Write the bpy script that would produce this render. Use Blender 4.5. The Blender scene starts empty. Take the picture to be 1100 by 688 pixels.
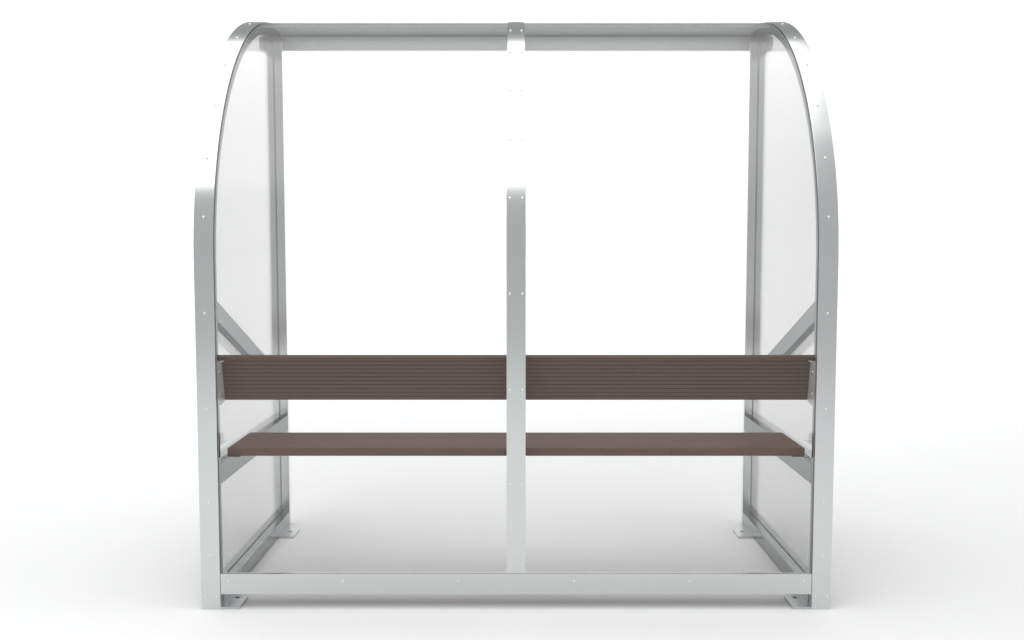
import bpy, bmesh, math
from mathutils import Vector, Matrix

sc = bpy.context.scene
COL = sc.collection
R, Z0 = 0.958, 1.15              # radius of the bend and height where it starts
ARC = R * math.pi / 2
Y_POST = 1.02                    # rear-facing side of the front posts
TOTAL = Z0 + ARC + 0.095         # length of a hoop along its outer face

# ------------------------------------------------------------------ materials
def new_mat(name):
    m = bpy.data.materials.new(name); m.use_nodes = True
    nt = m.node_tree
    return m, nt, nt.nodes['Principled BSDF']

def metal(name, base, rough, stretch, bump=0.006, edge=1.0):
    """satin mill-finish aluminium: faint drawn lines in roughness, tone and bump"""
    m, nt, p = new_mat(name)
    tc = nt.nodes.new('ShaderNodeTexCoord')
    mp = nt.nodes.new('ShaderNodeMapping'); mp.inputs['Scale'].default_value = stretch
    nz = nt.nodes.new('ShaderNodeTexNoise'); nz.inputs['Scale'].default_value = 60
    nz.inputs['Detail'].default_value = 5
    n2 = nt.nodes.new('ShaderNodeTexNoise'); n2.inputs['Scale'].default_value = 2.2
    n2.inputs['Detail'].default_value = 3
    nt.links.new(tc.outputs['Object'], mp.inputs['Vector'])
    nt.links.new(mp.outputs['Vector'], nz.inputs['Vector'])
    nt.links.new(tc.outputs['Object'], n2.inputs['Vector'])
    mr = nt.nodes.new('ShaderNodeMapRange')
    mr.inputs['To Min'].default_value = rough - 0.05; mr.inputs['To Max'].default_value = rough + 0.05
    nt.links.new(n2.outputs['Fac'], mr.inputs['Value'])
    nt.links.new(mr.outputs['Result'], p.inputs['Roughness'])
    cr = nt.nodes.new('ShaderNodeMapRange')
    cr.inputs['To Min'].default_value = 0.96; cr.inputs['To Max'].default_value = 1.04
    nt.links.new(nz.outputs['Fac'], cr.inputs['Value'])
    mx = nt.nodes.new('ShaderNodeVectorMath'); mx.operation = 'SCALE'
    mx.inputs[0].default_value = base
    nt.links.new(cr.outputs['Result'], mx.inputs['Scale'])
    nt.links.new(mx.outputs['Vector'], p.inputs['Base Color'])
    bp = nt.nodes.new('ShaderNodeBump'); bp.inputs['Strength'].default_value = bump
    bp.inputs['Distance'].default_value = 0.002
    nt.links.new(nz.outputs['Fac'], bp.inputs['Height'])
    nt.links.new(bp.outputs['Normal'], p.inputs['Normal'])
    p.inputs['Metallic'].default_value = 1.0
    p.inputs['Specular Tint'].default_value = (edge, edge, edge, 1)
    return m

def ground_mat(name, v):
    m, nt, p = new_mat(name)
    tc = nt.nodes.new('ShaderNodeTexCoord')
    nz = nt.nodes.new('ShaderNodeTexNoise'); nz.inputs['Scale'].default_value = 1.3
    nz.inputs['Detail'].default_value = 4
    nt.links.new(tc.outputs['Object'], nz.inputs['Vector'])
    rp = nt.nodes.new('ShaderNodeValToRGB')
    rp.color_ramp.elements[0].color = (v * 0.993, v * 0.993, v * 0.993, 1)
    rp.color_ramp.elements[1].color = (v, v, v, 1)
    nt.links.new(nz.outputs['Fac'], rp.inputs['Fac'])
    nt.links.new(rp.outputs['Color'], p.inputs['Base Color'])
    p.inputs['Roughness'].default_value = 0.9
    p.inputs['Specular IOR Level'].default_value = 0.1
    return m

M_ALU = metal('satin_aluminium', (0.625, 0.642, 0.64), 0.19, (14, 14, 0.6))
M_ALU_X = metal('satin_aluminium_crosswise', (0.60, 0.617, 0.615), 0.19, (0.6, 14, 14))
M_POST = metal('light_boosted_aluminium', (0.89, 0.90, 0.898), 0.19, (14, 14, 0.6))  # same aluminium, colour lightened to make up for light lost through the sheet
M_FRAME = metal('shade_toned_aluminium', (0.40, 0.41, 0.413), 0.22, (14, 14, 14), 0.006, 0.6)  # same aluminium, colour darkened to stand in for dimmer reflected surroundings
M_BRACE = metal('brace_shade_toned_aluminium', (0.62, 0.632, 0.64), 0.24, (14, 14, 14), 0.006, 0.35)  # edge tint puts dim reflections into the brace's grazing face
M_TRIM = metal('dull_aluminium', (0.70, 0.712, 0.71), 0.45, (0.6, 14, 14))
M_BASE = metal('shade_darkened_aluminium', (0.30, 0.31, 0.315), 0.24, (14, 0.6, 14))  # darkened base colour stands in for shaded floor mirrored in the rail
M_PLATE = metal('plate_steel', (0.55, 0.565, 0.565), 0.30, (3, 3, 3))
M_BRKT = metal('bracket_steel', (0.66, 0.67, 0.65), 0.42, (3, 3, 3))
M_BRKT.node_tree.nodes['Principled BSDF'].inputs['Metallic'].default_value = 0.25   # galvanised, nearly matt
M_BEAM = metal('beam_aluminium', (0.52, 0.532, 0.532), 0.26, (0.6, 14, 14))
M_RUBBER = ground_mat('grey_rubber', 0.30)
M_SCREW = metal('screw_steel', (0.76, 0.76, 0.76), 0.15, (3, 3, 3), 0.0)

def board_mat(name, base, spec=0.12):
    """brown wood-plastic composite: long streaks, fine speckle"""
    m, nt, p = new_mat(name)
    tc = nt.nodes.new('ShaderNodeTexCoord')
    mp = nt.nodes.new('ShaderNodeMapping'); mp.inputs['Scale'].default_value = (1.2, 26, 26)
    nz = nt.nodes.new('ShaderNodeTexNoise'); nz.inputs['Scale'].default_value = 3
    nz.inputs['Detail'].default_value = 6; nz.inputs['Roughness'].default_value = 0.6
    nt.links.new(tc.outputs['Object'], mp.inputs['Vector'])
    nt.links.new(mp.outputs['Vector'], nz.inputs['Vector'])
    sp = nt.nodes.new('ShaderNodeTexNoise'); sp.inputs['Scale'].default_value = 420
    nt.links.new(tc.outputs['Object'], sp.inputs['Vector'])
    ad = nt.nodes.new('ShaderNodeMath'); ad.operation = 'MULTIPLY_ADD'
    ad.inputs[1].default_value = 0.25
    nt.links.new(sp.outputs['Fac'], ad.inputs[0]); nt.links.new(nz.outputs['Fac'], ad.inputs[2])
    rp = nt.nodes.new('ShaderNodeValToRGB')
    rp.color_ramp.elements[0].position = 0.40; rp.color_ramp.elements[1].position = 0.86
    rp.color_ramp.elements[0].color = tuple(c * 0.88 for c in base) + (1,)
    rp.color_ramp.elements[1].color = tuple(c * 1.12 for c in base) + (1,)
    nt.links.new(ad.outputs['Value'], rp.inputs['Fac'])
    nt.links.new(rp.outputs['Color'], p.inputs['Base Color'])
    bp = nt.nodes.new('ShaderNodeBump'); bp.inputs['Strength'].default_value = 0.12
    bp.inputs['Distance'].default_value = 0.002
    nt.links.new(ad.outputs['Value'], bp.inputs['Height'])
    nt.links.new(bp.outputs['Normal'], p.inputs['Normal'])
    p.inputs['Roughness'].default_value = 0.55
    p.inputs['Specular IOR Level'].default_value = spec
    return m

M_WOOD = board_mat('brown_composite', (0.122, 0.0735, 0.052))
M_SEAT = board_mat('brown_composite_smooth', (0.142, 0.078, 0.054), 0.06)

def sheet_mat(name, tint, rough=0.02, gloss=0.92):
    """clear plastic sheet: tinted see-through body with a Fresnel gloss on both faces"""
    m = bpy.data.materials.new(name); m.use_nodes = True
    nt = m.node_tree; nt.nodes.clear()
    out = nt.nodes.new('ShaderNodeOutputMaterial')
    tr = nt.nodes.new('ShaderNodeBsdfTransparent'); tr.inputs['Color'].default_value = (*tint, 1)
    gl = nt.nodes.new('ShaderNodeBsdfGlossy'); gl.inputs['Roughness'].default_value = rough
    gl.inputs['Color'].default_value = (gloss, gloss, gloss, 1)
    fr = nt.nodes.new('ShaderNodeFresnel'); fr.inputs['IOR'].default_value = 1.45
    geo = nt.nodes.new('ShaderNodeNewGeometry')      # same gloss on the exit face as on the entry face
    iv = nt.nodes.new('ShaderNodeMapRange')
    iv.inputs['To Min'].default_value = 1.45; iv.inputs['To Max'].default_value = 1 / 1.45
    nt.links.new(geo.outputs['Backfacing'], iv.inputs['Value'])
    # Fresnel node already flips the IOR on back faces, so hand it the inverse there
    nt.links.new(iv.outputs['Result'], fr.inputs['IOR'])
    mx = nt.nodes.new('ShaderNodeMixShader')
    nt.links.new(fr.outputs['Fac'], mx.inputs['Fac'])
    nt.links.new(tr.outputs['BSDF'], mx.inputs[1]); nt.links.new(gl.outputs['BSDF'], mx.inputs[2])
    nt.links.new(mx.outputs['Shader'], out.inputs['Surface'])
    return m

M_CLEAR = sheet_mat('clear_sheet', (0.955, 0.955, 0.955), 0.24, 0.78)
M_SIDE = sheet_mat('grey_tinted_sheet', (0.828, 0.828, 0.83), 0.10)

M_FLOOR = ground_mat('white_studio_floor', 0.81)

# ------------------------------------------------------------------ mesh helpers
def link(name, bm, mat, parent=None, bevel=0.0, smooth=False, angle=35):
    bmesh.ops.recalc_face_normals(bm, faces=bm.faces)
    if bevel:
        es = [e for e in bm.edges if len(e.link_faces) == 2 and
              e.calc_face_angle(0) > math.radians(40)]
        bmesh.ops.bevel(bm, geom=es, offset=bevel, segments=2, profile=0.6, affect='EDGES',
                        clamp_overlap=True)
        smooth = True
    me = bpy.data.meshes.new(name); bm.to_mesh(me); bm.free()
    me.materials.append(mat)
    o = bpy.data.objects.new(name, me); COL.objects.link(o)
    if smooth:
        for p in me.polygons: p.use_smooth = True
        me.set_sharp_from_angle(angle=math.radians(angle))
    if bevel:
        wn = o.modifiers.new('WeightedNormal', 'WEIGHTED_NORMAL'); wn.weight = 100; wn.keep_sharp = True
    if parent: o.parent = parent
    return o

def box_bm(x0, x1, y0, y1, z0, z1, bm=None):
    bm = bm or bmesh.new()
    v = [bm.verts.new((x, y, z)) for x in (x0, x1) for y in (y0, y1) for z in (z0, z1)]
    for f in ((0, 1, 3, 2), (4, 6, 7, 5), (0, 4, 5, 1), (2, 3, 7, 6), (0, 2, 6, 4), (1, 5, 7, 3)):
        bm.faces.new([v[i] for i in f])
    return bm

def hoop_pt(s, off):
    """point on the hoop profile s along its outer face, off metres inside that face"""
    if s <= Z0: return (off, s)
    a = (s - Z0) / R
    if a <= math.pi / 2:
        r = R - off
        return (R - r * math.cos(a), Z0 + r * math.sin(a))
    return (R + (s - Z0 - ARC), Z0 + R - off)

def hoop_normal(s):
    if s <= Z0: return Vector((0, -1, 0))
    a = min((s - Z0) / R, math.pi / 2)
    return Vector((0, -math.cos(a), math.sin(a)))

def stations(s0, s1):
    st = {s0, s1}
    for k in range(1, 24):
        s = s0 + (Z0 - s0) * k / 24
        if k % 8 == 0 and s0 < s < s1: st.add(s)
    for k in range(0, 65):
        s = Z0 + ARC * k / 64
        if s0 < s < s1: st.add(s)
    return sorted(st)

def strip_bm(x0, x1, o0, o1, s0, s1, bm=None):
    """rectangular section swept along the hoop profile"""
    bm = bm or bmesh.new()
    rings = []
    for s in stations(s0, s1):
        a, b = hoop_pt(s, o0), hoop_pt(s, o1)
        rings.append([bm.verts.new((x0, *a)), bm.verts.new((x1, *a)),
                      bm.verts.new((x1, *b)), bm.verts.new((x0, *b))])
    for p, q in zip(rings, rings[1:]):
        for i in range(4):
            j = (i + 1) % 4
            bm.faces.new((p[i], p[j], q[j], q[i]))
    bm.faces.new(rings[0]); bm.faces.new(rings[-1][::-1])
    return bm

def prism_x(pts, x0, x1):
    """polygon in the YZ plane given thickness in X"""
    bm = bmesh.new()
    a = [bm.verts.new((x0, y, z)) for y, z in pts]
    b = [bm.verts.new((x1, y, z)) for y, z in pts]
    bm.faces.new(a); bm.faces.new(b[::-1])
    for i in range(len(pts)):
        j = (i + 1) % len(pts)
        bm.faces.new((a[i], b[i], b[j], a[j]))
    return bm

def mir(pts, s):
    return [(s * x, y) for x, y in pts]

def screw_mesh():
    bm = bmesh.new()
    prof = [(0.0046, 0.0), (0.0046, 0.0009), (0.0043, 0.0023), (0.0028, 0.0032), (0.0, 0.0035)]
    n = 14; rings = []
    for r, z in prof[:-1]:
        rings.append([bm.verts.new((r * math.cos(2 * math.pi * i / n), r * math.sin(2 * math.pi * i / n), z))
                      for i in range(n)])
    top = bm.verts.new((0, 0, prof[-1][1]))
    for p, q in zip(rings, rings[1:]):
        for i in range(n):
            bm.faces.new((p[i], p[(i + 1) % n], q[(i + 1) % n], q[i]))
    for i in range(n):
        bm.faces.new((rings[-1][i], rings[-1][(i + 1) % n], top))
    bm.faces.new(rings[0][::-1])
    bmesh.ops.recalc_face_normals(bm, faces=bm.faces)
    me = bpy.data.meshes.new('screw'); bm.to_mesh(me); bm.free()
    for p in me.polygons: p.use_smooth = True
    me.materials.append(M_SCREW)
    return me
SCREW = screw_mesh()

def screw(parent, loc, normal):
    o = bpy.data.objects.new('screw', SCREW); COL.objects.link(o)
    o.parent = parent
    o.location = loc
    o.rotation_euler = Vector(normal).to_track_quat('Z', 'Y').to_euler()
    return o

def screw_on_hoop(parent, x, s):
    screw(parent, (x, *hoop_pt(s, 0.0)), hoop_normal(s))

# ------------------------------------------------------------------ the shelter
shelter = bpy.data.objects.new('bench_shelter', None); COL.objects.link(shelter)
shelter['label'] = 'silver aluminium shelter with curved clear back, grey side panels and a brown grooved bench'
shelter['category'] = 'shelter'

XO, XI = 1.046, 0.983            # outer and inner faces of the end frames

OUT_S = (0.043, 0.179, 0.359, 0.672, 0.987, 1.30, 1.502, 1.71, 1.917, 2.119, 2.319, 2.575)
for s in (-1, 1):
    a, b = sorted((s * XO, s * XI))
    # curved end frame: a box tube with the flat cover strip that clamps the sheet in the slot between
    tube = link('hoop_tube', strip_bm(a + 0.001, b - 0.001, 0.0085, 0.042, 0.0, TOTAL), M_FRAME, shelter, 0.0035)
    cover = link('cover_strip', strip_bm(a, b, 0.0, 0.003, 0.0, TOTAL), M_ALU, tube, 0.0008)
    p, q = sorted((s * (XI - 0.0022), s * (XI + 0.0006)))
    link('sheet_seal', strip_bm(p, q, 0.0081, 0.0112, 0.125, TOTAL - 0.003), M_RUBBER, tube, smooth=True)
    for q in OUT_S:
        if q < 0.1:
            for dx in (0.0125, 0.0515): screw_on_hoop(tube, a + dx, q)
        else:
            screw_on_hoop(tube, (a + b) / 2, q)

# middle mullion
mull = link('mullion', strip_bm(-0.022, 0.022, 0.0085, 0.034, 0.1225, TOTAL), M_ALU, shelter, 0.003)
link('cover_strip', strip_bm(-0.0313, 0.0313, 0.0, 0.003, 0.1222, TOTAL), M_ALU, mull, 0.0008)
for q in (0.148, 0.419, 0.735, 1.051, 1.363, 1.571, 1.782, 1.999, 2.201, 2.40, 2.58):
    for x in (-0.0205, 0.0205): screw_on_hoop(mull, x, q)

# clear bent sheet, one per bay, running from the bottom rail over the roof
for s in (-1, 1):
    a, b = sorted((s * 0.0015, s * (XO - 0.004)))
    link('curved_sheet', strip_bm(a, b, 0.0037, 0.0078, 0.1225, TOTAL - 0.004), M_CLEAR, shelter,
         smooth=True)

# bottom rail along the back
rail_bm = box_bm(-XI + 0.0005, XI - 0.0005, 0.0012, 0.014, 0.051, 0.1215)
box_bm(-XI + 0.0005, XI - 0.0005, 0.0146, 0.062, 0.0515, 0.094, rail_bm)  # unseen block behind the face, added to deepen shade under the rail
rail = link('bottom_rail', rail_bm, M_ALU_X, shelter, 0.003)
for x in (-0.956, -0.576, -0.192, 0.192, 0.576, 0.956):
    screw(rail, (x, 0.0012, 0.095), (0, -1, 0))

# front posts, head beam, roof edge trim
for s in (-1, 1):
    a, b = sorted((s * XO, s * XI))
    link('front_post', box_bm(a, b, Y_POST, Y_POST + 0.03, 0.0085, 2.0655), M_POST, shelter, 0.003)
beam = link('head_beam', box_bm(-XI + 0.0005, XI - 0.0005, Y_POST, Y_POST + 0.03, 2.033, 2.0830), M_BEAM, shelter, 0.002)
link('drip_lip', box_bm(-XI + 0.002, XI - 0.002, Y_POST - 0.003, Y_POST + 0.027, 2.0255, 2.0325), M_ALU_X, beam, 0.001)
link('gasket', box_bm(-XI + 0.002, XI - 0.002, Y_POST + 0.001, Y_POST + 0.012, 2.0835, 2.0890), M_RUBBER, beam)
for s in (-1, 1):
    a, b = sorted((s * 0.0225, s * (XI - 0.0005)))
    link('roof_trim', strip_bm(a, b, 0.0155, 0.0185, Z0 + R * math.radians(74), TOTAL - 0.002), M_TRIM, shelter,
         smooth=True)

# side frames
for s in (-1, 1):
    def bx(x0, x1, *r):
        p, q = sorted((s * x0, s * x1)); return box_bm(p, q, *r)
    def px(pts, x0, x1):
        p, q = sorted((s * x0, s * x1)); return prism_x(pts, p, q)
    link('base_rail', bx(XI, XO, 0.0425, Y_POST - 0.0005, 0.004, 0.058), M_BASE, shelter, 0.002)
    link('seat_rail', bx(XI, 1.013, 0.0425, Y_POST - 0.0005, 0.414, 0.482), M_FRAME, shelter, 0.004)
    z = lambda y, t: t - 0.403 * (y - 0.02)
    y0, y1 = 0.0425, Y_POST - 0.0005
    link('diagonal_brace', px([(y0, z(y0, 0.966)), (y1, z(y1, 0.966)), (y1, z(y1, 1.034)), (y0, z(y0, 1.034))],
                              XI, 1.013), M_BRACE, shelter, 0.004)
    # side panel: bottom on the base rail, curved rear edge under the hoop tube
    pts = [(0.0435, 0.0592), (Y_POST - 0.002, 0.0592), (Y_POST - 0.002, 2.0645)]
    sp = [(hoop_pt(q, 0.0435)) for q in stations(0.07, Z0 + ARC) if q > Z0 - 0.001]
    pts += [p for p in reversed(sp) if p[0] < Y_POST - 0.004]
    panel = link('side_panel', px(pts, 1.0175, 1.0215), M_SIDE, shelter)
    gk = bx(1.0172, 1.0218, 0.0445, Y_POST - 0.003, 0.0584, 0.0606)
    p, q = sorted((s * 1.0172, s * 1.0218))
    box_bm(p, q, Y_POST - 0.0032, Y_POST - 0.0004, 0.0610, 2.058, gk)
    strip_bm(p, q, 0.0424, 0.0450, Z0 - 0.3, Z0 + ARC + 0.05, gk)
    link('gasket', gk, M_RUBBER, panel)
    # corner gusset outside the panel, lower rear corner rounded
    g = [(Y_POST - 0.001, 2.003)] + [(0.900 - 0.015 * math.sin(t), 2.018 - 0.015 * math.cos(t))
         for t in [math.pi / 2 * k / 6 for k in range(7)]] + [(0.885, 2.0555), (Y_POST - 0.001, 2.0625)]
    link('corner_gusset', px(g, 1.026, 1.045), M_FRAME, shelter, 0.002)

    # floor plates with a bolt hole
    for kind in (0, 1):
        outline = [(0.985, 0.0), (0.9205, 0.0), (0.9205, 0.105), (0.952, 0.162), (0.985, 0.162)]
        hole = (0.9515, 0.090)
        off = 0.001 if kind == 0 else 0.812
        ho = hole[1] if kind == 0 else 0.070
        bm = bmesh.new()
        def loop(pp):
            vs = [bm.verts.new((s * x, y + off, 0.0)) for x, y in pp]
            return [bm.edges.new((vs[i], vs[(i + 1) % len(vs)])) for i in range(len(vs))]
        es = loop(outline)
        es += loop([(hole[0] + 0.0085 * math.cos(t), ho + 0.0085 * math.sin(t))
                    for t in [2 * math.pi * k / 20 for k in range(20)]])
        bmesh.ops.triangle_fill(bm, edges=es, use_beauty=True)
        if kind == 0:      # keep the plate clear of the cover strip's foot
            pass
        ex = bmesh.ops.extrude_face_region(bm, geom=list(bm.faces))
        bmesh.ops.translate(bm, verts=[v for v in ex['geom'] if isinstance(v, bmesh.types.BMVert)], vec=(0, 0, 0.0085))
        link('base_plate', bm, M_PLATE, shelter)

# bench seat with its two angle brackets
seat = link('seat', box_bm(-0.969, 0.969, 0.066, 0.354, 0.5035, 0.5295), M_SEAT, shelter, 0.0012)
for s in (-1, 1):
    p, q = sorted((s * 0.925, s * 0.9825))
    bm = box_bm(p, q, 0.055, 0.345, 0.4995, 0.5030)
    link('seat_bracket', bm, M_FRAME, seat)

# backrest: one grooved board leaning back towards the curved sheet
def backrest():
    yt, zt, yb, zb = 0.066, 0.8375, 0.094, 0.6885
    ax = Vector((yb - yt, zb - zt)); L = ax.length; ax.normalize()
    nrm = Vector((ax.y, -ax.x))                 # towards the sheet (-Y)
    if nrm.x > 0: nrm = -nrm
    n, d = 11, 0.0028
    pitch = L / n
    prof = []
    for k in range(n):
        t = k * pitch
        r0, r1 = t + 0.0016, t + pitch - 0.0016
        if k: prof += [(t - 0.0010, -d), (t + 0.0010, -d)]
        prof += [(r0 if k else 0.0, -0.0012 if not k else 0.0)] if k else [(0.0, -0.002), (0.002, 0.0)]
        prof += [(r1, 0.0)] if k < n - 1 else [(L - 0.002, 0.0), (L, -0.002)]
    prof += [(L, -0.024), (0.0, -0.024)]
    pts = []
    for t, o in prof:
        w = Vector((yt, zt)) + ax * t + nrm * o
        pts.append((w.x, w.y))
    return prism_x(pts, -1.004, 1.004)
back = link('backrest', backrest(), M_WOOD, shelter)
for s in (-1, 1):
    p, q = sorted((s * 0.9808, s * 0.9825))
    bm = prism_x([(0.012, 0.826), (0.063, 0.826), (0.0905, 0.690), (0.086, 0.684), (0.012, 0.676)], p, q)
    p, q = sorted((s * 0.972, s * 0.9804))
    box_bm(p, q, 0.040, 0.0615, 0.8225, 0.8257, bm)
    br = link('back_bracket', bm, M_BRKT, back)
    for zz in (0.718, 0.790):
        screw(br, (s * 0.9808, 0.040, zz), (-s, 0, 0))

# ------------------------------------------------------------------ the studio
def sweep():
    """white paper sweep: floor, wide bend and upright in one sheet"""
    bm = bmesh.new()
    prof = [(-9.0, 0.0), (-4.0, 0.0), (0.0, 0.0), (4.0, 0.0)]
    rad = 2.6
    prof += [(6.0 + rad * math.sin(t), rad - rad * math.cos(t)) for t in [math.pi / 2 * k / 24 for k in range(25)]]
    prof += [(6.0 + rad, 4.12)]
    rows = [[bm.verts.new((x, y, z)) for x in (-11, -5, 0, 5, 11)] for y, z in prof]
    for p, q in zip(rows, rows[1:]):
        for i in range(4): bm.faces.new((p[i], p[i + 1], q[i + 1], q[i]))
    o = link('floor', bm, M_FLOOR, None, smooth=True)
    o['kind'] = 'structure'
    return o
floor = sweep()

def area(name, loc, target, sx, sy, radiance):
    l = bpy.data.lights.new(name, 'AREA'); l.shape = 'RECTANGLE'
    l.size, l.size_y = sx, sy
    l.energy = radiance * math.pi * sx * sy
    o = bpy.data.objects.new(name, l); COL.objects.link(o)
    o.location = loc
    d = Vector(target) - Vector(loc)
    o.rotation_euler = d.to_track_quat('-Z', 'Y').to_euler()
    return o
area('overhead_softbox', (-1.75, -1.9, 6.0), (-1.75, -1.9001, 0), 8.2, 10.0, 1.76)
area('added_floor_fill', (7.2, -1.2, 6.0), (6.6, -1.1, 0), 4.0, 8.0, 1.35)  # added fill, brightens the floor on the right
area('added_backdrop_fill', (0, 5.0, 5.7), (0, 8.6, 2.3), 14.0, 1.6, 5.7)  # added lamp that whitens the upright of the sweep

w = bpy.data.worlds.new('World'); sc.world = w; w.use_nodes = True
bg = w.node_tree.nodes['Background']
bg.inputs['Strength'].default_value = 1.0
# the studio round the set: pale grey behind the camera, dimmer beyond the paper sweep
wn = w.node_tree
tc = wn.nodes.new('ShaderNodeTexCoord'); sx = wn.nodes.new('ShaderNodeSeparateXYZ')
mr = wn.nodes.new('ShaderNodeMapRange')
mr.inputs['From Min'].default_value = -0.3; mr.inputs['From Max'].default_value = 0.7
rp = wn.nodes.new('ShaderNodeValToRGB')
rp.color_ramp.elements[0].color = (0.612, 0.618, 0.621, 1)
rp.color_ramp.elements[1].color = (0.36, 0.364, 0.367, 1)
wn.links.new(tc.outputs['Generated'], sx.inputs['Vector'])
wn.links.new(sx.outputs['Y'], mr.inputs['Value'])
wn.links.new(mr.outputs['Result'], rp.inputs['Fac'])
wn.links.new(rp.outputs['Color'], bg.inputs['Color'])

cam = bpy.data.cameras.new('Camera'); co = bpy.data.objects.new('Camera', cam); COL.objects.link(co)
cam.lens = 35.0; cam.sensor_width = 36.0; cam.clip_end = 200; cam.shift_x = -0.004
co.location = (0, -3.234, 1.2)
co.rotation_euler = (math.pi / 2 - 0.0723, 0, 0)
sc.camera = co

sc.view_settings.view_transform = 'Standard'; sc.view_settings.look = 'None'
sc.view_settings.exposure = 0.0; sc.view_settings.gamma = 1.0
sc.cycles.max_bounces = 16; sc.cycles.transparent_max_bounces = 24
sc.cycles.use_denoising = True
